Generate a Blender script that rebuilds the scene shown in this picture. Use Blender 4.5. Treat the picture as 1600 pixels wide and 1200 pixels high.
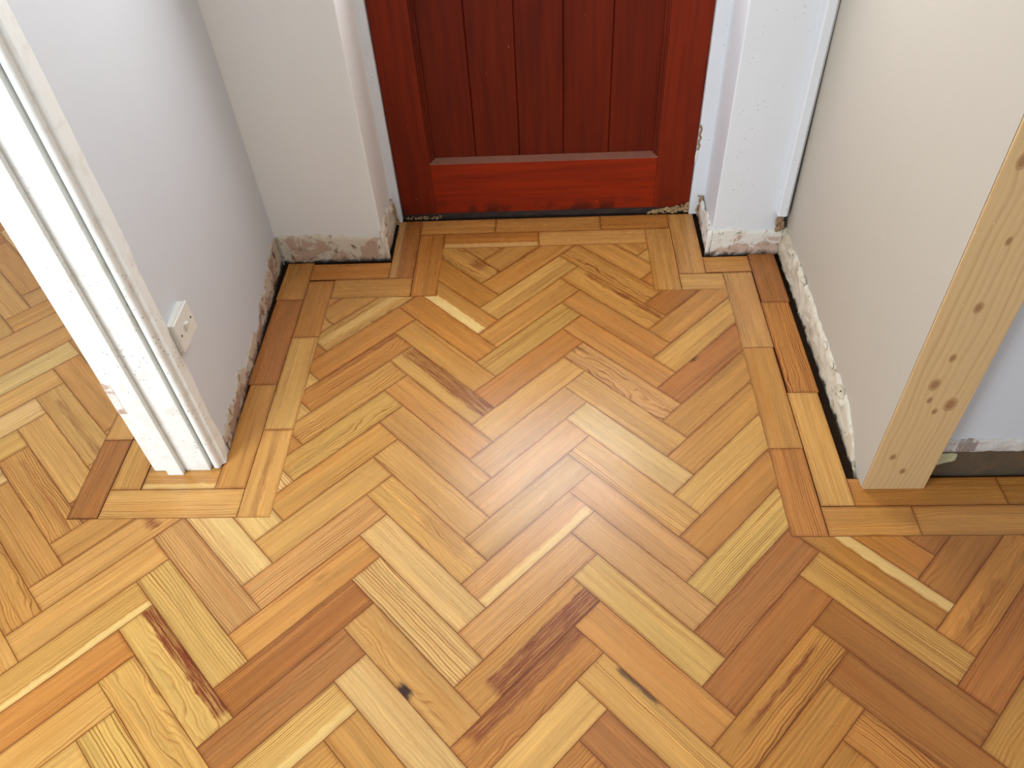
import bpy, bmesh, math, random
from mathutils import Vector, Matrix, noise as mnoise

for o in list(bpy.data.objects):
    bpy.data.objects.remove(o)
SC = bpy.context.scene
COL = SC.collection

# ------------------------------------------------------------------ camera
F_PX = 1230.636
cam_d = bpy.data.cameras.new('camera')
cam_d.sensor_fit = 'HORIZONTAL'
cam_d.sensor_width = 36.0
cam_d.lens = F_PX / 1600.0 * 36.0
cam_d.clip_start = 0.02
cam = bpy.data.objects.new('camera', cam_d)
COL.objects.link(cam)
R_ = (0.9985906, 0.0203470, -0.0490179)
U_ = (0.0189352, 0.7262235, 0.6871979)
B_ = (0.0495804, -0.6871575, 0.7248147)
cam.matrix_world = Matrix(((R_[0], U_[0], B_[0], 0.0),
                           (R_[1], U_[1], B_[1], 0.0),
                           (R_[2], U_[2], B_[2], 1.5),
                           (0, 0, 0, 1)))
SC.camera = cam

# ------------------------------------------------------------------ world, lights, exposure
SC.view_settings.view_transform = 'Standard'
SC.view_settings.look = 'None'
SC.view_settings.gamma = 1.0
SC.view_settings.use_curve_mapping = False
SC.view_settings.exposure = 0.0

world = bpy.data.worlds.new('sky')
SC.world = world
world.use_nodes = True
bg = world.node_tree.nodes['Background']
bg.inputs['Color'].default_value = (0.80, 0.90, 1.0, 1)
bg.inputs['Strength'].default_value = 0.85


def area(name, loc, target, sx, sy, power, col, spread=180):
    d = bpy.data.lights.new(name, 'AREA')
    d.shape = 'RECTANGLE'
    d.size, d.size_y = sx, sy
    d.energy = power
    d.color = col
    d.spread = math.radians(spread)
    o = bpy.data.objects.new(name, d)
    COL.objects.link(o)
    o.location = loc
    o.rotation_euler = (Vector(target) - Vector(loc)).to_track_quat('-Z', 'Y').to_euler()
    return o


area('front_room_window_light', (-2.15, -0.75, 1.65), (-1.15, 1.0, 0.0), 1.3, 1.2, 55, (0.80, 0.91, 1.0), 140)
area('rear_right_fill_light', (0.9, -2.3, 1.7), (-0.4, 1.6, 0.5), 1.4, 1.2, 9, (0.70, 0.86, 1.0))  # unseen source behind on the right, added to brighten the left wall


# ------------------------------------------------------------------ node helper
class NT:
    def __init__(self, name):
        self.m = bpy.data.materials.new(name)
        self.m.use_nodes = True
        self.t = self.m.node_tree
        self.bsdf = self.t.nodes['Principled BSDF']

    def new(self, typ):
        return self.t.nodes.new(typ)

    def put(self, sock, v):
        if v is None:
            return
        if isinstance(v, bpy.types.NodeSocket):
            self.t.links.new(v, sock)
        else:
            if sock.type == 'RGBA' and len(v) == 3:
                v = (v[0], v[1], v[2], 1.0)
            sock.default_value = v

    def math(self, op, a, b=None, c=None, clamp=False):
        n = self.new('ShaderNodeMath')
        n.operation = op
        n.use_clamp = clamp
        self.put(n.inputs[0], a)
        self.put(n.inputs[1], b)
        self.put(n.inputs[2], c)
        return n.outputs[0]

    def add(self, a, b): return self.math('ADD', a, b)
    def sub(self, a, b): return self.math('SUBTRACT', a, b)
    def mul(self, a, b): return self.math('MULTIPLY', a, b)
    def mx(self, a, b): return self.math('MAXIMUM', a, b)
    def mn(self, a, b): return self.math('MINIMUM', a, b)

    def step(self, v, lo, hi, t0=0.0, t1=1.0):
        n = self.new('ShaderNodeMapRange')
        n.interpolation_type = 'SMOOTHSTEP'
        self.put(n.inputs['Value'], v)
        self.put(n.inputs['From Min'], lo)
        self.put(n.inputs['From Max'], hi)
        self.put(n.inputs['To Min'], t0)
        self.put(n.inputs['To Max'], t1)
        return n.outputs[0]

    def vec(self, x, y, z=0.0):
        n = self.new('ShaderNodeCombineXYZ')
        self.put(n.inputs[0], x)
        self.put(n.inputs[1], y)
        self.put(n.inputs[2], z)
        return n.outputs[0]

    def sep(self, v):
        n = self.new('ShaderNodeSeparateXYZ')
        self.put(n.inputs[0], v)
        return n.outputs

    def noise(self, v, scale=1.0, detail=2.0, rough=0.5, dist=0.0):
        n = self.new('ShaderNodeTexNoise')
        self.put(n.inputs['Vector'], v)
        n.inputs['Scale'].default_value = scale
        n.inputs['Detail'].default_value = detail
        n.inputs['Roughness'].default_value = rough
        n.inputs['Distortion'].default_value = dist
        return n.outputs['Fac']

    def voro(self, v, scale):
        n = self.new('ShaderNodeTexVoronoi')
        self.put(n.inputs['Vector'], v)
        n.inputs['Scale'].default_value = scale
        return n.outputs['Distance']

    def mix(self, f, a, b, mode='MIX'):
        n = self.new('ShaderNodeMix')
        n.data_type = 'RGBA'
        n.blend_type = mode
        n.clamp_factor = True
        self.put(n.inputs[0], f)
        self.put(n.inputs[6], a)
        self.put(n.inputs[7], b)
        return n.outputs[2]

    def scale(self, col, f):
        n = self.new('ShaderNodeVectorMath')
        n.operation = 'SCALE'
        self.put(n.inputs[0], col)
        self.put(n.inputs['Scale'], f)
        return n.outputs[0]

    def vmul(self, a, b):
        n = self.new('ShaderNodeVectorMath')
        n.operation = 'MULTIPLY'
        self.put(n.inputs[0], a)
        self.put(n.inputs[1], b)
        return n.outputs[0]

    def attr(self, name):
        n = self.new('ShaderNodeAttribute')
        n.attribute_name = name
        return n.outputs

    def pos(self):
        return self.new('ShaderNodeTexCoord').outputs['Object']

    def bump(self, h, strength, dist):
        n = self.new('ShaderNodeBump')
        n.inputs['Strength'].default_value = strength
        n.inputs['Distance'].default_value = dist
        self.put(n.inputs['Height'], h)
        self.t.links.new(n.outputs[0], self.bsdf.inputs['Normal'])

    def out(self, col=None, rough=None, **kw):
        if col is not None:
            self.put(self.bsdf.inputs['Base Color'], col)
        if rough is not None:
            self.put(self.bsdf.inputs['Roughness'], rough)
        for k, v in kw.items():
            self.put(self.bsdf.inputs[k.replace('_', ' ')], v)
        return self.m


def lin(r, g, b):
    f = lambda c: (c / 12.92 if c <= 0.04045 else ((c + 0.055) / 1.055) ** 2.4)
    return (f(r / 255.0), f(g / 255.0), f(b / 255.0))


# ------------------------------------------------------------------ materials
def mat_parquet():
    n = NT('varnished_pine_parquet')
    tint = n.attr('tint')['Color']
    g = n.sep(n.attr('grain')['Vector'])          # ring count / 20, contrast, waviness
    sa = n.sep(n.attr('stain')['Vector'])         # across from, across to, strength
    sb = n.sep(n.attr('stain_run')['Vector'])     # along from, along to, kind
    unit = n.sep(n.attr('unit')['Vector'])
    gr = n.sep(n.attr('grain_uv')['Vector'])
    dm = n.sep(n.attr('dims')['Vector'])
    a, c = unit[0], unit[1]
    gx, gy = gr[0], gr[1]
    low = n.sub(n.noise(n.vec(n.mul(gx, 5.0), n.mul(gy, 15.0)), 1.0, 2.0), 0.5)
    kink = n.sub(n.noise(n.vec(n.mul(gx, 22.0), n.mul(gy, 30.0), 3.0), 1.0, 2.0), 0.5)
    phase = n.add(n.mul(c, n.mul(g[0], 20.0)),
                  n.add(n.mul(low, n.add(n.mul(g[2], 9.0), 1.3)), n.mul(kink, n.add(n.mul(g[2], 1.3), 0.35))))
    fr = n.math('FRACT', phase)
    ring = n.mul(n.step(fr, 0.45, 0.90), n.step(fr, 0.93, 1.0, 1.0, 0.0))
    rid = n.math('FLOOR', phase)
    mod = n.noise(n.vec(n.mul(rid, 7.31), n.mul(gx, 2.0), n.mul(gy, 4.0)), 1.0, 2.0)
    clus = n.step(n.noise(n.vec(n.mul(gx, 0.8), n.mul(gy, 26.0), 61.0), 1.0, 1.0), 0.36, 0.62, 0.30, 1.2)
    mod = n.mul(n.step(mod, 0.28, 0.70, 0.15, 1.25), clus)
    rmask = n.mul(n.mul(ring, mod), g[1])
    fib = n.sub(n.noise(n.vec(n.mul(gx, 9.0), n.mul(gy, 620.0), 1.0), 1.0, 3.0), 0.5)
    broad = n.sub(n.noise(n.vec(n.mul(gx, 3.0), n.mul(gy, 34.0), 5.0), 1.0, 3.0), 0.5)
    mid = n.sub(n.noise(n.vec(n.mul(gx, 2.6), n.mul(gy, 150.0), 77.0), 1.0, 3.0, 0.6), 0.5)
    streak = n.step(n.noise(n.vec(n.mul(gx, 1.8), n.mul(gy, 88.0), 91.0), 1.0, 2.0), 0.60, 0.70)
    dash = n.step(n.noise(n.vec(n.mul(gx, 30.0), n.mul(gy, 420.0), 9.0), 1.0, 1.0), 0.69, 0.80)
    col = n.mix(rmask, tint, n.vmul(tint, (0.50, 0.32, 0.20)))
    col = n.scale(col, n.add(1.0, n.add(n.mul(fib, 0.40), n.add(n.mul(mid, 0.75), n.mul(broad, 0.60)))))
    col = n.mix(n.mul(streak, n.add(0.14, n.mul(g[1], 0.40))), col, n.vmul(tint, (0.56, 0.34, 0.20)))
    red = n.step(n.noise(n.vec(n.mul(gx, 2.2), n.mul(gy, 22.0), 12.0), 1.0, 2.0), 0.52, 0.78)
    col = n.mix(n.mul(red, 0.6), col, n.vmul(tint, (0.90, 0.74, 0.56)))
    col = n.mix(n.mul(dash, n.add(0.22, n.mul(g[1], 0.35))), col, n.vmul(tint, (0.42, 0.26, 0.18)))
    # stains: resin streaks, knots and pale sapwood of single blocks
    wob = n.mul(n.sub(n.noise(n.vec(n.mul(gx, 26.0), n.mul(gy, 40.0), 15.0), 1.0, 3.0, 0.6), 0.5), 0.42)
    c2 = n.add(c, n.mul(wob, 0.55))
    a2 = n.add(a, n.mul(wob, 0.25))
    sm = n.mul(n.mul(n.step(c2, n.sub(sa[0], 0.04), n.add(sa[0], 0.05)),
                     n.step(c2, n.sub(sa[1], 0.05), n.add(sa[1], 0.04), 1.0, 0.0)),
               n.mul(n.step(a2, n.sub(sb[0], 0.03), n.add(sb[0], 0.04)),
                     n.step(a2, n.sub(sb[1], 0.04), n.add(sb[1], 0.03), 1.0, 0.0)))
    patchy = n.step(n.noise(n.vec(n.mul(gx, 11.0), n.mul(gy, 300.0), 21.0), 1.0, 4.0, 0.7), 0.40, 0.58)
    sk = sb[2]
    is1 = n.step(sk, 0.4, 0.6)
    is2 = n.step(sk, 1.4, 1.6)
    scol = n.mix(is1, lin(122, 56, 24), lin(236, 200, 128))
    scol = n.mix(is2, scol, lin(58, 34, 22))
    patchy = n.mx(patchy, is1)
    smk = n.mul(n.mul(sm, sa[2]), n.add(n.mul(n.mul(sa[2], sa[2]), 0.62), n.mul(patchy, 0.80)))
    col = n.mix(smk, col, n.scale(scol, n.add(1.0, n.mul(fib, 0.9))))
    # darker, redder brown towards the block edges, with a thin joint line
    de = n.mn(n.mul(n.mn(c, n.sub(1.0, c)), dm[1]), n.mul(n.mn(a, n.sub(1.0, a)), dm[0]))
    en = n.noise(n.vec(n.mul(gx, 14.0), n.mul(gy, 14.0), 30.0), 1.0, 2.0)
    soft = n.mul(n.step(de, -0.001, 0.010, 1.0, 0.0), n.step(en, 0.3, 0.7, 0.25, 0.85))
    hard = n.step(de, 0.0003, 0.0017, 0.80, 0.0)
    col = n.mix(soft, col, n.vmul(col, (0.62, 0.44, 0.30)))
    col = n.mix(hard, col, lin(110, 58, 22))
    rough = n.add(0.23, n.mul(n.noise(n.vec(n.mul(gx, 20.0), n.mul(gy, 60.0), 40.0), 1.0, 2.0), 0.10))
    n.bump(n.add(n.mul(rmask, -0.6), n.mul(fib, 0.5)), 0.20, 0.0006)
    return n.out(col, rough, IOR=1.48)


def mat_paint(name, rgb, patch=0.06, rough=0.6, bump=0.25, speck=0.0, scale=1.0, warm=None):
    n = NT(name)
    p = n.pos()
    v1 = n.noise(p, 2.2 * scale, 3.0, 0.55, 0.4)
    v2 = n.noise(p, 11.0 * scale, 4.0, 0.6)
    f = n.add(1.0, n.add(n.mul(n.sub(v1, 0.5), patch * 2.0), n.mul(n.sub(v2, 0.5), patch)))
    col = n.scale(lin(*rgb), f)
    if warm:
        col = n.mix(n.step(v1, 0.48, 0.68, 0.0, 0.6), col, lin(*warm))
    if speck:
        s = n.voro(p, 62.0)
        s2 = n.noise(p, 14.0, 2.0)
        m = n.mul(n.step(s, 0.06, 0.15, 1.0, 0.0), n.step(s2, 0.50, 0.62))
        col = n.mix(n.mul(m, speck), col, lin(92, 78, 62))
    n.bump(n.add(n.noise(p, 26.0, 4.0, 0.6), n.mul(v1, 2.0)), bump, 0.003)
    return n.out(col, rough)


def mat_rubble(name, base, pink, dirt, dirty=0.5):
    n = NT(name)
    p = n.pos()
    a = n.noise(p, 11.0, 5.0, 0.65, 0.6)
    b = n.noise(p, 31.0, 4.0, 0.6, 0.5)
    h = n.sep(n.new('ShaderNodeTexCoord').outputs['Object'])[2]
    lowz = n.step(h, 0.015, 0.060, 0.075, -0.03)
    col = n.mix(n.step(n.add(a, lowz), 0.53, 0.57), lin(*base), lin(*pink))
    col = n.mix(n.step(b, 0.62 - 0.1 * dirty, 0.70), col, lin(*dirt))
    foot = n.step(n.add(h, n.mul(n.sub(b, 0.5), 0.06)), -0.002, 0.016, 0.95, 0.0)
    col = n.mix(foot, col, lin(46, 33, 20))
    hole = n.step(n.voro(p, 26.0), 0.05, 0.12, 1.0, 0.0)
    col = n.mix(n.mul(hole, n.step(a, 0.40, 0.52)), col, lin(52, 38, 26))
    n.bump(n.add(a, b), 0.6, 0.006)
    return n.out(col, 0.85)


def mat_door(name, vert, rgb, dark):
    n = NT(name)
    x, y, z = n.sep(n.pos())
    if vert:
        s, t = z, x
    else:
        s, t = x, z
    g1 = n.noise(n.vec(n.mul(s, 2.5), n.mul(t, 46.0), n.mul(y, 9.0)), 1.0, 4.0, 0.6, 0.3)
    g2 = n.noise(n.vec(n.mul(s, 7.0), n.mul(t, 330.0), y), 1.0, 2.0)
    g3 = n.noise(n.vec(n.mul(s, 1.6), n.mul(t, 9.0), 4.0), 1.0, 2.0)
    col = n.mix(n.step(g1, 0.25, 0.80), lin(*rgb), lin(*dark))
    col = n.scale(col, n.add(0.76, n.add(n.mul(g2, 0.18), n.mul(g3, 0.30))))
    sc = n.mul(n.step(n.voro(n.vec(n.mul(x, 60.0), n.mul(y, 60.0), n.mul(z, 18.0)), 1.0), 0.02, 0.07, 1.0, 0.0),
               n.step(n.noise(n.pos(), 9.0, 2.0), 0.55, 0.62))
    col = n.mix(n.mul(sc, 0.8), col, lin(205, 150, 116))
    # dark brown blotches along the foot of the door
    foot_blotch = n.mul(n.step(z, 0.02, 0.085, 1.0, 0.0), n.step(n.noise(n.pos(), 16.0, 3.0), 0.46, 0.62))
    col = n.mix(n.mul(foot_blotch, 0.7), col, lin(46, 22, 16))
    n.bump(g2, 0.08, 0.001)
    return n.out(col, n.add(0.42, n.mul(g1, 0.2)), Specular_IOR_Level=0.16)


def mat_pine(name, knots):
    n = NT(name)
    x, y, z = n.sep(n.pos())
    warp = n.sub(n.noise(n.vec(n.mul(x, 7.0), 0.0, n.mul(z, 2.2)), 1.0, 2.0), 0.5)
    bend = 0.0
    kmask = 0.0
    kring = 0.0
    for (kx, kz, kr) in knots:
        kr *= 0.72
        dx = n.mul(n.sub(x, kx), 1.0 / kr)
        dz = n.mul(n.sub(z, kz), 0.62 / kr)
        d = n.math('SQRT', n.add(n.mul(dx, dx), n.mul(dz, dz)))
        kmask = n.mx(kmask, n.step(d, 0.75, 1.0, 1.0, 0.0))
        kring = n.mx(kring, n.mul(n.step(d, 0.8, 1.05), n.step(d, 1.05, 1.6, 1.0, 0.0)))
        bend = n.add(bend, n.mul(n.math('EXPONENT', n.mul(d, -0.7)), 0.8))
    ph = n.add(n.mul(x, 74.0), n.add(n.mul(warp, 5.0), bend))
    fr = n.math('FRACT', ph)
    ring = n.mul(n.step(fr, 0.3, 0.88), n.step(fr, 0.92, 1.0, 1.0, 0.0))
    mod = n.noise(n.vec(n.mul(n.math('FLOOR', ph), 5.7), n.mul(z, 1.2), 0.0), 1.0, 2.0)
    fib = n.noise(n.vec(n.mul(x, 520.0), y, n.mul(z, 7.0)), 1.0, 2.0)
    base = lin(214, 178, 126)
    col = n.mix(n.mul(n.mul(ring, n.step(mod, 0.3, 0.7)), 0.42), base, lin(176, 132, 82))
    col = n.scale(col, n.add(0.90, n.mul(fib, 0.2)))
    col = n.mix(n.mul(kring, 0.6), col, lin(150, 106, 62))
    col = n.mix(n.mul(kmask, 0.8), col, lin(146, 98, 58))
    nick = n.mul(n.step(n.voro(n.vec(n.mul(x, 70.0), n.mul(y, 70.0), n.mul(z, 26.0)), 1.0), 0.03, 0.09, 1.0, 0.0),
                 n.step(n.noise(n.pos(), 11.0, 2.0), 0.56, 0.64))
    col = n.mix(n.mul(nick, 0.6), col, lin(242, 222, 190))
    n.bump(fib, 0.12, 0.001)
    return n.out(col, 0.62)


def mat_simple(name, rgb, rough=0.5, var=0.08, scale=30.0, bump=0.0, **kw):
    n = NT(name)
    p = n.pos()
    v = n.noise(p, scale, 3.0)
    col = n.scale(lin(*rgb), n.add(1.0, n.mul(n.sub(v, 0.5), var * 2)))
    if bump:
        n.bump(v, bump, 0.004)
    return n.out(col, rough, **kw)


def mat_lining():
    n = NT('chipped_white_gloss')
    p = n.pos()
    x, y, z = n.sep(p)
    v1 = n.noise(p, 6.0, 3.0, 0.6)
    v2 = n.noise(p, 26.0, 3.0, 0.6)
    col = n.scale(lin(238, 238, 232), n.add(0.97, n.mul(v1, 0.06)))
    # old cream coat showing where the outer edge has worn
    edge = n.mul(n.step(n.add(x, n.mul(n.sub(v1, 0.5), 0.05)), -0.955, -0.945, 1.0, 0.0), n.step(v1, 0.38, 0.50))
    col = n.mix(n.mul(edge, 0.75), col, lin(228, 192, 152))
    s = n.mul(n.step(n.voro(p, 74.0), 0.12, 0.22, 1.0, 0.0), n.step(v1, 0.44, 0.56))
    low = n.step(z, 0.30, 0.9, 1.0, 0.25)
    col = n.mix(n.mul(n.mul(s, low), 0.55), col, lin(130, 116, 98))
    # faint beige mottling over all faces
    side = n.mul(n.step(v2, 0.5, 0.66), 0.20)
    col = n.mix(side, col, lin(196, 180, 152))
    n.bump(n.add(v2, n.mul(s, -1.2)), 0.22, 0.003)
    return n.out(col, 0.42)


M = {}
M['parquet'] = mat_parquet()
M['subfloor'] = mat_simple('dark_subfloor', (46, 33, 20), 0.95, 0.6, 90.0, 0.7, Specular_IOR_Level=0.1)
M['wall_cool'] = mat_paint('white_wall_paint', (208, 210, 213), 0.035, 0.62, 0.12, 0.0)
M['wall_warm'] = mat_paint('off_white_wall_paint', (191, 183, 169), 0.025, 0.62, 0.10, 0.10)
M['wall_alcove'] = mat_paint('chalky_white_paint', (238, 236, 230), 0.03, 0.7, 0.12, 0.12)
M['frame'] = mat_paint('white_frame_paint', (226, 229, 233), 0.03, 0.45, 0.14, 0.45)
M['ceil'] = mat_paint('ceiling_paint', (232, 231, 228), 0.02, 0.8, 0.08)
M['rubble'] = mat_rubble('bare_wall_base', (218, 206, 184), (196, 166, 142), (130, 104, 80), 0.5)
M['rubble_white'] = mat_rubble('chipped_white_wall_base', (226, 222, 212), (198, 172, 154), (150, 134, 112), 0.5)
M['bead'] = mat_rubble('lumpy_old_plaster', (214, 204, 184), (198, 184, 160), (150, 132, 104), 0.3)
M['foot_blotch'] = mat_rubble('damp_stained_wall_base', (196, 180, 158), (164, 130, 108), (104, 72, 48), 0.9)
M['bare_dark'] = mat_paint('dark_unpainted_wall_base', (94, 78, 58), 0.45, 0.8, 0.5, 0.5, 6.0, (120, 78, 42))
M['filler'] = mat_simple('pale_filler', (196, 190, 150), 0.8, 0.12, 40.0, 0.4)
M['torn'] = mat_rubble('torn_plaster_edge', (204, 196, 188), (150, 134, 126), (110, 98, 92), 0.2)
M['door_v'] = mat_door('red_brown_stile', True, (126, 38, 12), (98, 27, 8))
M['door_h'] = mat_door('red_brown_rail', False, (146, 42, 13), (116, 30, 8))
M['door_p'] = mat_door('red_brown_planks', True, (106, 31, 10), (84, 21, 6))
M['moulding'] = mat_simple('worn_sill_moulding', (132, 84, 66), 0.55, 0.3, 34.0, 0.3)
M['weather'] = mat_simple('weathered_dark_bar', (50, 34, 26), 0.8, 0.5, 40.0, 0.5)
M['pine'] = mat_pine('bare_pine', [(0.714, 0.835, 0.010), (0.752, 0.687, 0.006), (0.757, 0.543, 0.009),
                                   (0.756, 0.418, 0.007), (0.747, 0.345, 0.011), (0.797, 0.286, 0.013),
                                   (0.752, 0.300, 0.006), (0.773, 0.266, 0.006), (0.734, 0.118, 0.007),
                                   (0.770, 0.067, 0.007)])
M['lining'] = mat_lining()
M['plastic'] = mat_simple('white_plastic', (226, 224, 214), 0.35, 0.03)
M['screw'] = mat_simple('dark_screw', (70, 58, 44), 0.5, 0.2)
M['crumb'] = mat_simple('plaster_crumbs', (160, 132, 92), 0.9, 0.45, 90.0, 0.5)
M['rot'] = mat_rubble('rotten_brown_timber', (150, 122, 92), (110, 82, 58), (70, 52, 36), 0.5)


def mat_pane():
    n = NT('daylit_obscured_glass')
    p = n.pos()
    v = n.noise(p, 40.0, 2.0)
    n.bump(v, 0.2, 0.002)
    return n.out((0.8, 0.85, 0.9), 0.15, Emission_Color=(0.93, 0.96, 1.0), Emission_Strength=11.5)


M['pane'] = mat_pane()


# ------------------------------------------------------------------ mesh helpers
def link(name, bm, mats, parent=None, smooth=False):
    me = bpy.data.meshes.new(name)
    bm.normal_update()
    bm.to_mesh(me)
    bm.free()
    for m in (mats if isinstance(mats, (list, tuple)) else [mats]):
        me.materials.append(m)
    if smooth:
        for p in me.polygons:
            p.use_smooth = True
    o = bpy.data.objects.new(name, me)
    COL.objects.link(o)
    if parent:
        o.parent = parent
    return o


def empty(name, loc=(0, 0, 0)):
    o = bpy.data.objects.new(name, None)
    COL.objects.link(o)
    o.location = loc
    o.empty_display_size = 0.1
    return o


def tag(o, label, cat, kind=None, group=None):
    o['label'] = label
    o['category'] = cat
    if kind:
        o['kind'] = kind
    if group:
        o['group'] = group
    return o


def prism(bm, pts, z0, z1, shear=(0, 0)):
    """vertical prism over a counter-clockwise outline; shear leans the top"""
    n = len(pts)
    lo = [bm.verts.new((x + shear[0] * z0, y + shear[1] * z0, z0)) for x, y in pts]
    hi = [bm.verts.new((x + shear[0] * z1, y + shear[1] * z1, z1)) for x, y in pts]
    bm.faces.new(hi)
    bm.faces.new(lo[::-1])
    for i in range(n):
        j = (i + 1) % n
        bm.faces.new((lo[i], lo[j], hi[j], hi[i]))


def box(bm, x0, x1, y0, y1, z0, z1, bev=0.0, seg=2):
    b2 = bmesh.new()
    prism(b2, [(x0, y0), (x1, y0), (x1, y1), (x0, y1)], z0, z1)
    if bev:
        bmesh.ops.bevel(b2, geom=list(b2.edges), offset=bev, segments=seg, profile=0.6, affect='EDGES')
    merge(bm, b2)


def merge(bm, b2):
    me = bpy.data.meshes.new('tmp')
    b2.to_mesh(me)
    b2.free()
    bm.from_mesh(me)
    bpy.data.meshes.remove(me)


def extrude_x(bm, prof, x0, x1):
    """profile of (y,z) points swept along x"""
    a = [bm.verts.new((x0, y, z)) for y, z in prof]
    b = [bm.verts.new((x1, y, z)) for y, z in prof]
    n = len(prof)
    for i in range(n):
        j = (i + 1) % n
        bm.faces.new((a[i], a[j], b[j], b[i]))
    bm.faces.new(a[::-1])
    bm.faces.new(b)
    bmesh.ops.recalc_face_normals(bm, faces=bm.faces)


def rough_strip(bm, p0, p1, out, ztop, zbot, thick, seed, nu=None, amp=0.004, ragged=0.012):
    """a lumpy band of bare plaster against a wall, from p0 to p1 on plan; closed solid with ragged top"""
    p0, p1, out = Vector(p0), Vector(p1), Vector(out).normalized()
    L = (p1 - p0).length
    nu = nu or max(10, int(L / 0.008))
    nv = 9
    grid = []
    for i in range(nu + 1):
        t = i / nu
        q = p0.lerp(p1, t)
        zt = ztop(t) + ragged * mnoise.noise(Vector((t * L * 22, seed, 0.3))) + ragged * 0.6 * mnoise.noise(Vector((t * L * 75, seed, 5.3)))
        zb = zbot(t) if callable(zbot) else zbot
        zb += 0.003 * mnoise.noise(Vector((t * L * 60, seed, 9.1)))
        row = []
        th = thick(t) if callable(thick) else thick
        for j in range(nv + 1):
            s = j / nv
            z = zb + (zt - zb) * s
            off = th * (0.75 + 0.5 * mnoise.noise(Vector((t * L * 30, z * 40, seed)))) + amp * mnoise.noise(Vector((t * L * 90, z * 110, seed + 3)))
            if j in (0, nv):
                off *= 0.45
            off = max(off, 0.0008)
            row.append(bm.verts.new((q.x + out.x * off, q.y + out.y * off, z)))
        back = [bm.verts.new((q.x - out.x * 0.004, q.y - out.y * 0.004, zt)), bm.verts.new((q.x - out.x * 0.004, q.y - out.y * 0.004, zb))]
        grid.append(row + back)
    m = nv + 3
    for i in range(nu):
        for j in range(m):
            k = (j + 1) % m
            bm.faces.new((grid[i][j], grid[i + 1][j], grid[i + 1][k], grid[i][k]))
    bm.faces.new(grid[0])
    bm.faces.new(grid[-1][::-1])
    bmesh.ops.recalc_face_normals(bm, faces=bm.faces)


def wavy_face_wall(bm, pts, z0, z1):
    prism(bm, pts, z0, z1)


def lump(bm, c, r, seed, sx=1, sy=1, sz=1, sub=2):
    b2 = bmesh.new()
    bmesh.ops.create_icosphere(b2, subdivisions=sub, radius=1.0)
    for v in b2.verts:
        d = 1 + 0.45 * mnoise.noise(v.co * 1.3 + Vector((seed, seed * 2.1, 0)))
        v.co = Vector((v.co.x * sx, v.co.y * sy, v.co.z * sz)) * r * d + Vector(c)
    merge(bm, b2)


# ------------------------------------------------------------------ floor
TH = 0.003918
X0, Y0, W, L = 0.088859, 1.910328, 0.0785985, 0.3352523
E1 = Vector((math.cos(TH - math.pi / 4), math.sin(TH - math.pi / 4)))
E2 = Vector((math.cos(TH + math.pi / 4), math.sin(TH + math.pi / 4)))

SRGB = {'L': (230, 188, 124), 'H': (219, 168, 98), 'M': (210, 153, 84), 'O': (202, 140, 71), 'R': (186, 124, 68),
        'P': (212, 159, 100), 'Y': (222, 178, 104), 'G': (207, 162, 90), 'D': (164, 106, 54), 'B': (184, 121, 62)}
GRAIN = {'s': (10, 0.42, 0.30), 'f': (15, 0.70, 0.25), 'g': (17, 0.95, 0.14), 'w': (11, 1.0, 0.08), 'c': (9, 0.75, 0.8),
         'x': (13, 1.1, 0.4)}
# single blocks, keyed by orientation, column and row: tone, figure, optional stain
#   stain = (across from, across to, strength, along from, along to, kind)
BLK = {}


def blk(txt):
    for e in txt.split():
        k, v = e.split('=')
        BLK[k] = (v[0], v[1], None)


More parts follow.
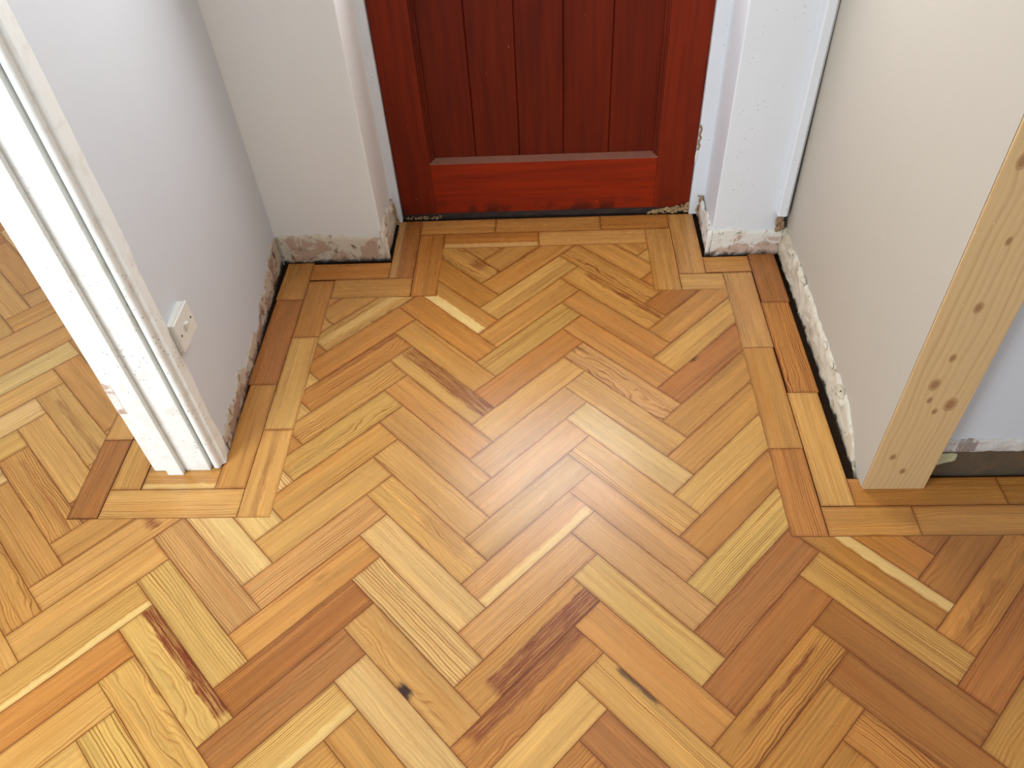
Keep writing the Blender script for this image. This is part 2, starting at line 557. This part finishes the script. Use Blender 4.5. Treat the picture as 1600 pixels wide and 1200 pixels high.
blk('B-1,-3=Mf S-1,-3=Mf S-1,-2=Mg B-1,-2=Mc B0,-3=Mf B0,-2=Mf B-1,-1=Os S-1,-1=Hg B0,-1=Mc B0,0=Mc S0,-1=Bs '
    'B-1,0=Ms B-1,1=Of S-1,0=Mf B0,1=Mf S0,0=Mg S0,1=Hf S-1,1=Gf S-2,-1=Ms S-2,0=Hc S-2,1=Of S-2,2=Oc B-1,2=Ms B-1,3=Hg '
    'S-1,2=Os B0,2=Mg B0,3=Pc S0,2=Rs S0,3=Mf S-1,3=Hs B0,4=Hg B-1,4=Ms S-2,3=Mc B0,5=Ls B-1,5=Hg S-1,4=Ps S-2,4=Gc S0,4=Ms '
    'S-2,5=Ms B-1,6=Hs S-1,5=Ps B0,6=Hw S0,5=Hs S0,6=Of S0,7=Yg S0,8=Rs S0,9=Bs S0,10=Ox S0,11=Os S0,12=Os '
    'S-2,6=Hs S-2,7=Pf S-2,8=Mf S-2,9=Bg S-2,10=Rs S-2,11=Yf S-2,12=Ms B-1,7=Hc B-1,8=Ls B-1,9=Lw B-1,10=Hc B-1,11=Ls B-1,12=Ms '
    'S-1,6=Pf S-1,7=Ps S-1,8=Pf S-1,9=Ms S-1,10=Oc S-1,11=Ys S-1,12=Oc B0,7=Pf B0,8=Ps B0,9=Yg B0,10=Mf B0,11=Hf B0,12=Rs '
    'B1,7=Og B1,8=Og B1,9=Gg B1,10=Bf B1,11=Bs B1,12=Ox S1,6=Bs S1,7=Bs S1,8=Oc S1,9=Bf S1,10=Ms '  # right-hand blocks toned darker, the shade there put into the wood colour
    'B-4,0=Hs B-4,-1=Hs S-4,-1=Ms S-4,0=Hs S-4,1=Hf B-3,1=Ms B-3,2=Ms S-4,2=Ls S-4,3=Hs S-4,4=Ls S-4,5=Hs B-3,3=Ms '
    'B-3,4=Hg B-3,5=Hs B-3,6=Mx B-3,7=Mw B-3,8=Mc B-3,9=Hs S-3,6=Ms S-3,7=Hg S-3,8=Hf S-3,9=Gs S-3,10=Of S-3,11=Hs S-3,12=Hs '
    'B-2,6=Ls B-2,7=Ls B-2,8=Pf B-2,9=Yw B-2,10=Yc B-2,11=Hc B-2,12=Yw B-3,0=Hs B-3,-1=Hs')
ST = {'B-1,-2': (0.45, 0.95, 0.7, 0.70, 0.86, 0), 'S-1,-2': (0.0, 0.08, 0.6, 0.05, 0.8, 0), 'B0,0': (0.72, 0.95, 0.75, 0.12, 1.0, 0),
      'B-1,0': (0.0, 0.42, 0.75, 0.0, 1.0, 1), 'S-2,2': (0.0, 0.22, 0.6, 0.3, 1.0, 0), 'B-1,3': (0.45, 1.0, 0.78, 0.02, 1.0, 0),
      'S-2,0': (0.3, 0.6, 0.4, 0.0, 1.0, 1), 'S-2,8': (0.25, 0.42, 0.5, 0.60, 0.70, 0), 'B-1,7': (0.42, 1.05, 0.38, 0.45, 0.85, 0),
      'B-1,10': (-0.1, 0.22, 0.9, 0.53, 0.63, 2), 'S-1,7': (0.72, 1.1, 0.6, 0.0, 1.0, 1), 'S-1,9': (0.42, 1.1, 0.85, 0.15, 1.1, 0),
      'S-1,10': (-0.1, 0.42, 0.75, 0.1, 1.1, 0), 'B0,11': (0.88, 1.06, 0.72, 0.12, 0.42, 2), 'B1,8': (0.66, 1.1, 0.62, 0.0, 1.1, 1),
      'S1,8': (0.45, 0.62, 0.6, 0.1, 0.6, 0), 'B-3,4': (0.38, 0.62, 0.55, 0.15, 0.95, 0), 'S-3,7': (0.1, 0.75, 0.85, 0.78, 0.86, 0),
      'S-3,9': (0.80, 1.1, 0.6, 0.0, 1.0, 1), 'B-2,10': (0.66, 1.08, 0.9, 0.0, 0.95, 0), 'S0,10': (0.30, 0.44, 0.8, 0.2, 0.9, 0),
      'S-2,10': (-0.1, 0.3, 0.25, 0.0, 1.0, 0), 'S-2,11': (0.75, 1.1, 0.5, 0.0, 1.0, 1), 'B-1,9': (0.6, 0.8, 0.3, 0.0, 1.0, 0),
      'S0,2': (-0.05, 0.12, 0.8, 0.42, 0.48, 2), 'B-3,6': (0.5, 0.7, 0.45, 0.1, 1.0, 0), 'B-2,7': (0.5, 1.1, 0.35, 0.0, 1.0, 1)}


def clip_poly(poly, x0, x1, y0, y1):
    for ax, lim, sgn in ((0, x0, 1), (0, x1, -1), (1, y0, 1), (1, y1, -1)):
        out = []
        for i in range(len(poly)):
            p, q = poly[i], poly[(i + 1) % len(poly)]
            dp, dq = (p[ax] - lim) * sgn, (q[ax] - lim) * sgn
            if dp >= 0:
                out.append(p)
            if (dp >= 0) != (dq >= 0):
                t = dp / (dp - dq)
                out.append((p[0] + (q[0] - p[0]) * t, p[1] + (q[1] - p[1]) * t))
        poly = out
        if len(poly) < 3:
            return []
    return poly


class FloorMesh:
    def __init__(self):
        self.v, self.f, self.rec = [], [], []

    def block(self, polys, org, da, dc, la, lc, tone, fig, stain, rng):
        """polys: outlines on plan; org/da/dc: block corner, grain direction, across direction"""
        base = lin(*SRGB[tone])
        j = 0.82 + rng.uniform(-0.04, 0.04)
        tint = tuple(c * j * w * (1 + rng.uniform(-0.03, 0.03)) for c, w in zip(base, (1.03, 0.965, 0.82)))
        fq, ct, fl = GRAIN[fig]
        fq *= rng.uniform(0.85, 1.15) * (lc / 0.0786)
        ct *= rng.uniform(0.85, 1.1)
        st = stain or (0, 0, 0, 0, 0, 0)
        so, sp = rng.uniform(0, 60), rng.uniform(0, 60)
        for poly in polys:
            n = len(poly)
            b = len(self.v)
            for z in (0.0, -0.012):
                for p in poly:
                    self.v.append((p[0], p[1], z))
            faces = [tuple(range(b, b + n))] + [(b + i, b + n + i, b + n + (i + 1) % n, b + (i + 1) % n) for i in range(n)]
            for f in faces:
                self.f.append(f)
                for vi in f:
                    x, y, z = self.v[vi]
                    d = Vector((x, y)) - org
                    a, c = d.dot(da), d.dot(dc)
                    self.rec.append((tint, (fq / 20, ct, fl), st[:3], st[3:], (a / la, c / lc, 0), (a + so, c + sp, 0), (la, lc, 0)))

    def build(self, name, parent=None):
        me = bpy.data.meshes.new(name)
        me.from_pydata(self.v, [], self.f)
        me.materials.append(M['parquet'])
        for i, nm in enumerate(('tint', 'grain', 'stain', 'stain_run', 'unit', 'grain_uv', 'dims')):
            at = me.attributes.new(nm, 'FLOAT_VECTOR' if nm != 'tint' else 'FLOAT_COLOR', 'CORNER')
            for k, r in enumerate(self.rec):
                if nm == 'tint':
                    at.data[k].color = (r[0][0], r[0][1], r[0][2], 1)
                else:
                    at.data[k].vector = r[i]
        o = bpy.data.objects.new(name, me)
        COL.objects.link(o)
        if parent:
            o.parent = parent
        return o


XL, XR = -0.653, 0.5155
CELLS = [(-0.333, 0.3065, 1.7865, 2.0165), (XL, XR, 1.0130, 1.7865), (-3.2, XR, 0.9475, 1.0130), (-3.2, 2.4, -0.9, 0.9475),
         (-3.2, -1.1375, 1.0130, 2.6)]


def build_field():
    fm = FloorMesh()
    rng = random.Random(5)
    g = 0.00015
    pool = 'MMHHOOPYLR'
    fpool = 'sssffgc'
    for c in range(-12, 7):
        for k in range(-22, 40):
            for t in 'BS':
                if t == 'B':
                    u0, v0, du, dv = k * W + c * L, -(k + 1) * W + c * L, L, W
                else:
                    u0, v0, du, dv = k * W + (c + 1) * L, -(k + 1) * W + c * L, W, L
                o0 = Vector((X0, Y0)) + E1 * u0 + E2 * v0
                cr = [o0 + E1 * a + E2 * b for a, b in ((g, g), (du - g, g), (du - g, dv - g), (g, dv - g))]
                polys = []
                for cell in CELLS:
                    pl = clip_poly([(p.x, p.y) for p in cr], *cell)
                    if pl:
                        polys.append(pl)
                key = '%s%d,%d' % (t, c, k)
                tone, fig = rng.choice(pool), rng.choice(fpool)
                if not polys:
                    continue
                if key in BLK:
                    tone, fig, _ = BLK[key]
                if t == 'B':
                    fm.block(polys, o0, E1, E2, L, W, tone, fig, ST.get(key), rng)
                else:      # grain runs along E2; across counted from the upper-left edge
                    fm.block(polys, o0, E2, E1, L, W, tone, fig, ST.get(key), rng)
    return fm.build('floor')


def build_border(parent):
    fm = FloorMesh()
    rng = random.Random(11)
    g = 0.0002
    # x0, x1, y0, y1, grain axis, tone, figure, stain
    B = [(-0.732, XL, 1.620, 1.870, 'y', 'O', 'f', None), (-0.732, XL, 1.278, 1.620, 'y', 'Y', 'f', None),
         (-0.732, XL, 1.013, 1.278, 'y', 'H', 'g', (0.35, 0.6, 0.5, 0.0, 1.0, 0)),
         (-0.817, -0.7325, 1.785, 1.961, 'y', 'M', 's', None), (-0.814, -0.7325, 1.437, 1.785, 'y', 'R', 's', None),
         (-0.806, -0.7325, 1.096, 1.437, 'y', 'M', 's', None),
         (-0.734, -0.489, 1.875, 1.953, 'x', 'O', 's', None), (-0.653, -0.413, 1.787, 1.8745, 'x', 'M', 's', None),
         (-0.489, -0.413, 1.873, 2.169, 'y', 'R', 's', (-0.1, 0.3, 0.35, 0.0, 1.0, 1)), (-0.4125, -0.333, 1.787, 2.0925, 'y', 'O', 'f', None),
         (-0.413, -0.170, 2.093, 2.169, 'x', 'M', 's', None), (-0.170, 0.169, 2.093, 2.169, 'x', 'M', 's', None),
         (0.169, 0.3865, 2.093, 2.169, 'x', 'O', 's', None),
         (-0.333, -0.030, 2.017, 2.0925, 'x', 'O', 'f', (-0.1, 0.3, 0.5, 0.0, 1.0, 1)), (-0.030, 0.308, 2.017, 2.0925, 'x', 'H', 's', None),
         (0.3865, 0.467, 1.861, 2.168, 'y', 'H', 'g', None), (0.3068, 0.386, 1.7865, 2.0925, 'y', 'H', 'g', None),
         (0.467, 0.602, 1.864, 1.939, 'x', 'M', 's', None), (0.3865, XR, 1.7865, 1.8605, 'x', 'H', 's', None),
         (0.603, 0.682, 1.724, 1.959, 'y', 'R', 's', None), (0.601, 0.678, 1.373, 1.724, 'y', 'O', 'x', None),
         (0.598, 0.674, 1.027, 1.373, 'y', 'H', 'f', None),
         (0.5157, 0.600, 1.540, 1.862, 'y', 'P', 's', None), (0.5157, 0.597, 1.193, 1.540, 'y', 'M', 's', None),
         (0.5157, 0.596, 0.948, 1.193, 'y', 'O', 'g', None),
         (0.674, 1.006, 1.026, 1.102, 'x', 'O', 's', None), (1.006, 1.341, 1.026, 1.102, 'x', 'O', 'g', None),
         (1.341, 1.676, 1.026, 1.102, 'x', 'M', 's', None), (1.676, 2.4, 1.026, 1.102, 'x', 'O', 's', None),
         (0.597, 0.794, 0.948, 1.0255, 'x', 'M', 's', None), (0.794, 1.130, 0.948, 1.0255, 'x', 'M', 's', None),
         (1.130, 1.465, 0.948, 1.0255, 'x', 'O', 's', None), (1.465, 1.800, 0.948, 1.0255, 'x', 'M', 'f', None),
         (1.800, 2.4, 0.948, 1.0255, 'x', 'M', 'f', None),
         (-0.987, -0.806, 1.096, 1.172, 'x', 'M', 'f', (-0.1, 0.2, 0.5, 0.0, 1.0, 1)),
         (-1.0625, -0.989, 1.096, 1.251, 'y', 'M', 's', None), (-1.137, -1.064, 1.015, 1.251, 'y', 'B', 'x', None),
         (-1.0625, -0.7325, 1.0135, 1.0955, 'x', 'H', 'f', None),
         (-1.137, -1.064, 1.252, 1.56, 'y', 'H', 'f', None), (-1.0625, -0.980, 1.252, 1.56, 'y', 'M', 's', None),
         (-1.137, -1.064, 1.56, 1.90, 'y', 'M', 's', None), (-1.0625, -0.980, 1.56, 1.90, 'y', 'H', 'f', None)]
    for x0, x1, y0, y1, ax, tone, fig, st in B:
        poly = [(x0 + g, y0 + g), (x1 - g, y0 + g), (x1 - g, y1 - g), (x0 + g, y1 - g)]
        o0 = Vector((x0, y0))
        if ax == 'x':
            fm.block([poly], o0, Vector((1, 0)), Vector((0, 1)), x1 - x0, y1 - y0, tone, fig, st, rng)
        else:
            fm.block([poly], o0, Vector((0, 1)), Vector((1, 0)), y1 - y0, x1 - x0, tone, fig, st, rng)
    return fm.build('parquet_border', parent)


floor = build_field()
tag(floor, 'varnished pine herringbone parquet floor with a two-row border', 'floor', 'structure')
build_border(floor)['label'] = 'two-row straight border of pine blocks along the walls'
bm = bmesh.new()
box(bm, -3.2, 2.4, -0.9, 2.6, -0.06, -0.0105)
link('subfloor', bm, M['subfloor'], floor)

# ------------------------------------------------------------------ walls
CEIL = 2.42


def add_wall(name, pts, mat, label, z0=-0.0105, z1=CEIL, bev=0.0):
    b = bmesh.new()
    prism(b, pts, z0, z1)
    if bev:
        ed = [e for e in b.edges if abs(e.verts[0].co.z - e.verts[1].co.z) > 1 and abs(e.verts[0].co.x) < 0.55]
        bmesh.ops.bevel(b, geom=ed, offset=bev, segments=3, profile=0.5, affect='EDGES')
    o = link(name, b, mat)
    return tag(o, label, 'wall', 'structure')


wall_left = add_wall('wall_left', [(-0.803, 1.178), (-0.838, 1.972), (-0.838, 2.3), (-0.965, 2.3), (-0.965, 1.178)], M['wall_cool'],
                     'white plastered side wall left of the red door, carrying the switch')
bm = bmesh.new()
rough_strip(bm, (-0.8035, 1.215), (-0.8375, 1.968), (1, 0.044), lambda t: 0.052 + 0.012 * math.sin(t * 9) + 0.045 * max(0, t - 0.55) / 0.45, -0.010, 0.0025, 2.0, amp=0.0015, ragged=0.022)
link('exposed_base', bm, M['foot_blotch'], wall_left, True)['label'] = 'stained bare plaster strip where the skirting came off'

wall_bl = add_wall('wall_back_left', [(-0.850, 1.970), (-0.506, 1.970), (-0.506, 2.30), (-0.850, 2.30)], M['wall_alcove'],
                   'narrow white wall facing the camera, left of the red door', bev=0.004)
bm = bmesh.new()
rough_strip(bm, (-0.832, 1.970), (-0.493, 1.970), (0, -1), lambda t: 0.094 + 0.008 * math.sin(t * 5), -0.010, 0.006, 7.0, amp=0.003, ragged=0.008)
rough_strip(bm, (-0.506, 1.964), (-0.506, 2.16), (1, 0), lambda t: 0.115 - 0.03 * t, -0.010, 0.010, 8.0, amp=0.004, ragged=0.03)
link('exposed_base', bm, M['rubble'], wall_bl, True)['label'] = 'crumbling cream plaster band along the foot of the wall'

wall_br = add_wall('wall_back_right', [(0.486, 1.950), (0.6885, 1.950), (0.6885, 2.30), (0.497, 2.30), (0.497, 2.165)], M['frame'],
                   'narrow white wall facing the camera, right of the red door', bev=0.004)
bm = bmesh.new()
rough_strip(bm, (0.474, 1.950), (0.700, 1.950), (0, -1), lambda t: 0.090 + 0.004 * math.sin(t * 6), -0.010, 0.005, 17.0, amp=0.003, ragged=0.006)
rough_strip(bm, (0.488, 2.15), (0.484, 1.945), (-1, 0), lambda t: 0.065 + 0.03 * t, -0.010, 0.008, 18.0, amp=0.003, ragged=0.02)
link('exposed_base', bm, M['rubble_white'], wall_br, True)['label'] = 'chipped white band with bare pink plaster at the foot of the wall'

bm = bmesh.new()
z0, z1 = -0.0105, CEIL
lo = [(0.701, 1.078), (0.836, 1.112), (0.836, 2.29), (0.704, 2.29)]
v0 = [bm.verts.new((x, y, z0)) for x, y in lo]
v1 = [bm.verts.new((x - (0.0145 * z1 if i == 0 else 0.0), y, z1)) for i, (x, y) in enumerate(lo)]
bm.faces.new(v1)
bm.faces.new(v0[::-1])
for i in range(4):
    j = (i + 1) % 4
    bm.faces.new((v0[i], v0[j], v1[j], v1[i]))
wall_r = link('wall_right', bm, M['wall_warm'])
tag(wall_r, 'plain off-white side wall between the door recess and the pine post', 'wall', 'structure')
bm = bmesh.new()


def bead_top(t):
    return 0.098 - 0.012 * t - (0.09 * max(0.0, (t - 0.80) / 0.20) ** 1.3)


def bead_bot(t):
    return -0.010


rough_strip(bm, (0.7025, 1.945), (0.7012, 1.105), (-1, 0), bead_top, bead_bot, lambda t: 0.0135 - 0.005 * t, 23.0, amp=0.003, ragged=0.010)
for (y, z, r, s) in ((1.700, 0.098, 0.011, 1), (1.30, 0.080, 0.015, 2), (1.285, 0.066, 0.012, 3), (1.455, 0.085, 0.009, 4), (1.39, 0.082, 0.008, 5)):
    lump(bm, (0.694, y, z), r, s * 3.7, 0.7, 1.5, 0.8)
link('exposed_base', bm, M['bead'], wall_r, True)['label'] = 'lumpy old plaster ridge running along the foot of the wall'

wall_side = add_wall('wall_far_right', [(0.836, 1.106), (2.4, 1.106), (2.4, 1.30), (0.836, 1.30)], M['wall_cool'],
                     'bluish white wall to the right, behind the pine post', 0.105)
bm = bmesh.new()
box(bm, 0.836, 2.4, 1.112, 1.30, -0.0105, 0.107)
link('exposed_base', bm, M['bare_dark'], wall_side)['label'] = 'dark unpainted band where the skirting board was'
bm = bmesh.new()
rough_strip(bm, (0.837, 1.107), (2.35, 1.107), (0, -1), lambda t: 0.134, 0.094, 0.009, 31.0, amp=0.003, ragged=0.006)
rough_strip(bm, (0.837, 1.110), (2.35, 1.110), (0, -1), lambda t: 0.103, 0.086, 0.004, 37.0, amp=0.001, ragged=0.003)
link('torn_plaster_edge', bm, M['torn'], wall_side, True)
bm = bmesh.new()
rough_strip(bm, (0.837, 1.112), (0.900, 1.112), (0, -1), lambda t: 0.080 - 0.004 * t, lambda t: 0.022 + 0.030 * t, 0.005, 41.0, amp=0.002, ragged=0.006)
link('filler_patch', bm, M['filler'], wall_side, True)['label'] = 'pale yellow filler patch beside the post'

# rooms behind the camera and beyond the stub wall
bm = bmesh.new()
box(bm, -3.3, 2.5, -3.0, 2.7, CEIL, CEIL + 0.1)
tag(link('ceiling', bm, M['ceil']), 'plain white ceiling', 'ceiling', 'structure')
bm = bmesh.new()
box(bm, -3.3, -3.2, -3.0, 2.7, -0.06, CEIL)
tag(link('wall_outer_left', bm, M['wall_cool']), 'white far wall of the left-hand room', 'wall', 'structure')
bm = bmesh.new()
box(bm, -3.2, -0.965, 2.3, 2.4, -0.0105, CEIL)
tag(link('wall_outer_back', bm, M['wall_cool']), 'white back wall of the left-hand room', 'wall', 'structure')
bm = bmesh.new()
box(bm, 2.4, 2.5, -3.0, 1.3, -0.06, CEIL)
tag(link('wall_outer_right', bm, M['wall_cool']), 'white far wall on the right', 'wall', 'structure')

# ------------------------------------------------------------------ door frame
fr = empty('trim_1', (0, 2.18, 0))
tag(fr, 'white painted wooden frame around the red door', 'door frame', 'structure')


def child_box(name, parent, mat, dims, bev=0.0, label=None, seg=2):
    b = bmesh.new()
    px, py, pz = parent.location
    x0, x1, y0, y1, z0, z1 = dims
    box(b, x0 - px, x1 - px, y0 - py, y1 - py, z0 - pz, z1 - pz, bev, seg)
    o = link(name, b, mat, parent)
    if label:
        o['label'] = label
    return o


child_box('frame_jamb', fr, M['frame'], (-0.545, -0.4785, 2.166, 2.27, 0.0, 2.09), 0.0015)
child_box('frame_jamb', fr, M['frame'], (0.4555, 0.535, 2.166, 2.27, 0.0, 2.09), 0.0015)
child_box('frame_head', fr, M['frame'], (-0.4785, 0.4555, 2.166, 2.27, 2.03, 2.09), 0.0015)
b = bmesh.new()
box(b, -0.506, 0.497, 1.96, 2.3, 2.09, CEIL)
link('lintel', b, M['wall_alcove'], None)
lint = bpy.data.objects['lintel']
lint.name = 'wall_over_door'
tag(lint, 'white wall above the red door', 'wall', 'structure')

b = bmesh.new()
lump(b, (0.4555, 2.1665 - 2.18, 0.206), 0.010, 4.4, 0.45, 0.3, 2.0)
link('paint_blob', b, M['plastic'], fr, True)
b = bmesh.new()
for i in range(9):
    lump(b, (0.4585 + 0.002 * math.sin(i * 2.1), 2.166 - 2.18, 0.235 + 0.009 * i), 0.005, i * 1.7, 0.7, 0.25, 1.3)
link('bare_timber', b, M['rot'], fr, True)['label'] = 'bare brown timber where the paint is gone'
# ------------------------------------------------------------------ door
door = empty('door_1', (-0.012, 2.18, 0.0))
tag(door, 'dark red-brown panelled wooden front door with tongue-and-groove planks', 'door', 'structure')
DL, DR = -0.4765, 0.4545
PL, PR = -0.3655, 0.3405
child_box('stile', door, M['door_v'], (DL, PL, 2.18, 2.224, 0.019, 2.02), 0.002)
child_box('stile', door, M['door_v'], (PR, DR, 2.18, 2.224, 0.019, 2.02), 0.002)
child_box('bottom_rail', door, M['door_h'], (PL, PR, 2.1803, 2.223, 0.021, 0.200), 0.0015)
child_box('middle_rail', door, M['door_h'], (PL, PR, 2.1803, 2.223, 0.930, 1.050), 0.0015)
child_box('top_rail', door, M['door_h'], (PL, PR, 2.1803, 2.223, 1.900, 2.02), 0.0015)
b = bmesh.new()
xs = [PL, -0.2205, -0.084, 0.052, 0.1905, PR]
px, py, pz = door.location
for i in range(5):
    b2 = bmesh.new()
    prism(b2, [(xs[i] - px + 0.0006, 2.206 - py), (xs[i + 1] - px - 0.0006, 2.206 - py), (xs[i + 1] - px - 0.0006, 2.218 - py), (xs[i] - px + 0.0006, 2.218 - py)], 0.19, 0.945)
    ed = [e for e in b2.edges if all(abs(v.co.y - (2.206 - py)) < 1e-5 for v in e.verts) and abs(e.verts[0].co.z - e.verts[1].co.z) > 0.1]
    bmesh.ops.bevel(b2, geom=ed, offset=0.0028, segments=1, affect='EDGES')
    merge(b, b2)
box(b, PL - px, PR - px, 2.2165 - py, 2.222 - py, 0.19, 0.945)
pl = link('plank_panel', b, M['door_p'], door)
pl['label'] = 'darker recessed panel of five vertical planks'
# sloping sill moulding and side beads around the panel
b = bmesh.new()
extrude_x(b, [(2.181 - py, 0.195), (2.181 - py, 0.2015), (2.2065 - py, 0.2095), (2.2065 - py, 0.195)], PL - px, PR - px)
link('panel_sill', b, M['moulding'], door)['label'] = 'worn dusty sloping sill below the planks'
for sx, x in ((1, PL), (-1, PR)):
    b = bmesh.new()
    x -= px
    pr = [(x, 2.186 - py), (x + sx * 0.006, 2.188 - py), (x + sx * 0.007, 2.195 - py), (x + sx * 0.013, 2.197 - py), (x + sx * 0.014, 2.2075 - py), (x, 2.2075 - py)]
    prism(b, pr if sx < 0 else pr, 0.202, 0.945)
    bmesh.ops.recalc_face_normals(b, faces=b.faces)
    link('panel_bead', b, M['door_p'], door)
child_box('glass_pane', door, M['pane'], (PL - 0.004, PR + 0.004, 2.199, 2.205, 1.046, 1.904))
# weather bar and threshold under the door
b = bmesh.new()
rough_strip(b, (DL - px, 2.19 - py), (DR - px, 2.19 - py), (0, -1), lambda t: 0.022 + 0.005 * t, -0.004, 0.010, 51.0, amp=0.002, ragged=0.004)
link('threshold_bar', b, M['weather'], door, True)['label'] = 'blackened weathered bar along the foot of the door'

# ------------------------------------------------------------------ corner batten right of the door
bat = empty('trim_2', (0.676, 1.94, 0.0))
tag(bat, 'slim white painted vertical batten in the corner right of the door', 'batten', 'structure')
px, py, pz = bat.location
b = bmesh.new()
prism(b, [(0.661 - px, 1.928 - py), (0.665 - px, 1.924 - py), (0.684 - px, 1.922 - py), (0.690 - px, 1.927 - py), (0.691 - px, 1.951 - py), (0.660 - px, 1.951 - py)], 0.150, CEIL)
link('batten', b, M['frame'], bat)
b = bmesh.new()
rr = random.Random(8)
for i in range(26):
    z = rr.uniform(0.098, 0.162)
    lump(b, (rr.uniform(0.662, 0.682) + 0.004 * (0.16 - z) / 0.06 - px, rr.uniform(1.930, 1.942) - py, z), rr.uniform(0.004, 0.0075), i * 2.3, 0.8, 0.7, 1.6, 2)
link('rotten_foot', b, M['rot'], bat, True)['label'] = 'broken rotten brown foot of the batten'

# ------------------------------------------------------------------ lining at the end of the left wall
ln = empty('trim_3', (-0.885, 1.165, 0.0))
tag(ln, 'chipped white painted door lining at the near end of the left wall', 'door lining', 'structure')
child_box('lining_board', ln, M['lining'], (-0.972, -0.8315, 1.151, 1.178, 0.0, 2.05), 0.003)
child_box('stop_bead', ln, M['lining'], (-0.933, -0.894, 1.137, 1.1508, 0.0, 2.05), 0.003)
child_box('damaged_patch', ln, M['rubble_white'], (-0.9722, -0.953, 1.1502, 1.1515, 0.212, 0.312), 0.0004, 'bare pinkish damaged patch near the foot')
px, py, pz = ln.location
b = bmesh.new()
pts = []
for i in range(11):       # rounded staff bead
    a = math.radians(200 + i * 17)
    pts.append((-0.8165 + 0.0095 * math.cos(a) - px, 1.1635 + 0.0095 * math.sin(a) - py))
pts += [(-0.807 - px, 1.178 - py), (-0.826 - px, 1.178 - py)]
prism(b, pts, 0.004, 2.05)
bmesh.ops.recalc_face_normals(b, faces=b.faces)
link('staff_bead', b, M['lining'], ln)
b = bmesh.new()
n_ = 90
rows = []
for i in range(n_ + 1):
    z = 0.003 + (2.05 - 0.003) * i / n_
    ye = 1.206 + 0.006 * mnoise.noise(Vector((z * 9, 1.0, 0))) + 0.003 * mnoise.noise(Vector((z * 31, 4.0, 0))) + (0.006 if z > 0.6 else 0.0)
    if z < 0.05:
        ye -= 0.02 * (0.05 - z) / 0.05
    rows.append([b.verts.new((x - px, y - py, z)) for x, y in ((-0.8085, 1.1655), (-0.7985, 1.172), (-0.7990, ye - 0.004), (-0.8025, ye), (-0.8085, ye))])
for i in range(n_):
    for j in range(5):
        k = (j + 1) % 5
        b.faces.new((rows[i][j], rows[i][k], rows[i + 1][k], rows[i + 1][j]))
b.faces.new(rows[0])
b.faces.new(rows[-1][::-1])
bmesh.ops.recalc_face_normals(b, faces=b.faces)
link('edge_strip', b, M['lining'], ln)['label'] = 'flat painted strip on the hall side with a ragged paint edge'

# ------------------------------------------------------------------ pine post
b = bmesh.new()
b2 = bmesh.new()
prism(b2, [(0.701, 1.071), (0.8375, 1.071), (0.8375, 1.1055), (0.701, 1.0775)], 0.0, CEIL, (-0.0140, 0.0))
bmesh.ops.recalc_face_normals(b2, faces=b2.faces)
bmesh.ops.bevel(b2, geom=list(b2.edges), offset=0.0014, segments=2, affect='EDGES')
merge(b, b2)
post = link('timber_post', b, M['pine'])
tag(post, 'bare knotty pine post standing at the near end of the right-hand wall', 'post')

# ------------------------------------------------------------------ switch
sw = empty('light_switch', (-0.8075, 1.2495, 0.345))
tag(sw, 'white single rocker switch on a surface box low on the left wall', 'switch')
px, py, pz = sw.location
b = bmesh.new()
box(b, -0.003, 0.013, -0.0415, 0.0415, 0.001, 0.075, 0.002)
link('back_box', b, M['plastic'], sw)
b = bmesh.new()
box(b, 0.0133, 0.0200, -0.0430, 0.0430, 0.0, 0.0765, 0.0025, 3)
link('face_plate', b, M['plastic'], sw)
b = bmesh.new()
b2 = bmesh.new()
prism(b2, [(0.0195, -0.006), (0.0215, -0.006), (0.0215, 0.006), (0.0195, 0.006)], 0.028, 0.049)
for v in b2.verts:
    if v.co.x > 0.021 and v.co.z > 0.04:
        v.co.x += 0.0055
bmesh.ops.bevel(b2, geom=list(b2.edges), offset=0.0007, segments=2, affect='EDGES')
merge(b, b2)
link('rocker', b, M['plastic'], sw)
for s in (-1, 1):
    b = bmesh.new()
    bmesh.ops.create_cone(b, cap_ends=True, segments=20, radius1=0.0026, radius2=0.0023, depth=0.0012,
                          matrix=Matrix.Translation((0.0205, s * 0.0302, 0.038)) @ Matrix.Rotation(math.pi / 2, 4, 'Y'))
    link('screw', b, M['screw'], sw)

# ------------------------------------------------------------------ crumbs of plaster in the gaps
rng = random.Random(3)
b = bmesh.new()
for i in range(150):
    t = rng.random() ** 1.6
    lump(b, (0.470 - 0.150 * t, 2.1765 - rng.random() * 0.006, 0.004 + rng.random() * (0.034 * (1 - t) + 0.004)), rng.uniform(0.002, 0.0055), i * 1.7, 1.4, 0.8, 0.8, 1)
for i in range(40):
    lump(b, (0.478 + rng.random() * 0.014, 2.155 + rng.random() * 0.012, 0.0 + rng.random() * 0.075), rng.uniform(0.002, 0.006), i * 2.7, 0.8, 0.8, 1.3, 1)
link('plaster_crumbs', b, M['crumb'])
tag(bpy.data.objects['plaster_crumbs'], 'brown crumbs of mortar heaped at the right foot of the red door', 'rubble', 'stuff')
b = bmesh.new()
for i in range(45):
    z = rng.random() * 0.075
    lump(b, (-0.500 + rng.random() * 0.012 * (1 - z / 0.08), 2.150 + rng.random() * 0.014, z), rng.uniform(0.003, 0.007), i * 1.3, 0.8, 0.8, 1.4, 1)
for i in range(60):
    lump(b, (-0.470 + rng.random() * 0.12, 2.175 + rng.random() * 0.006, 0.002 + rng.random() * 0.010), rng.uniform(0.0015, 0.003), i * 1.9, 1.4, 0.8, 0.8, 1)
link('mortar_crumbs', b, M['crumb'])
tag(bpy.data.objects['mortar_crumbs'], 'dark crumbs of mortar at the left foot of the red door', 'rubble', 'stuff')
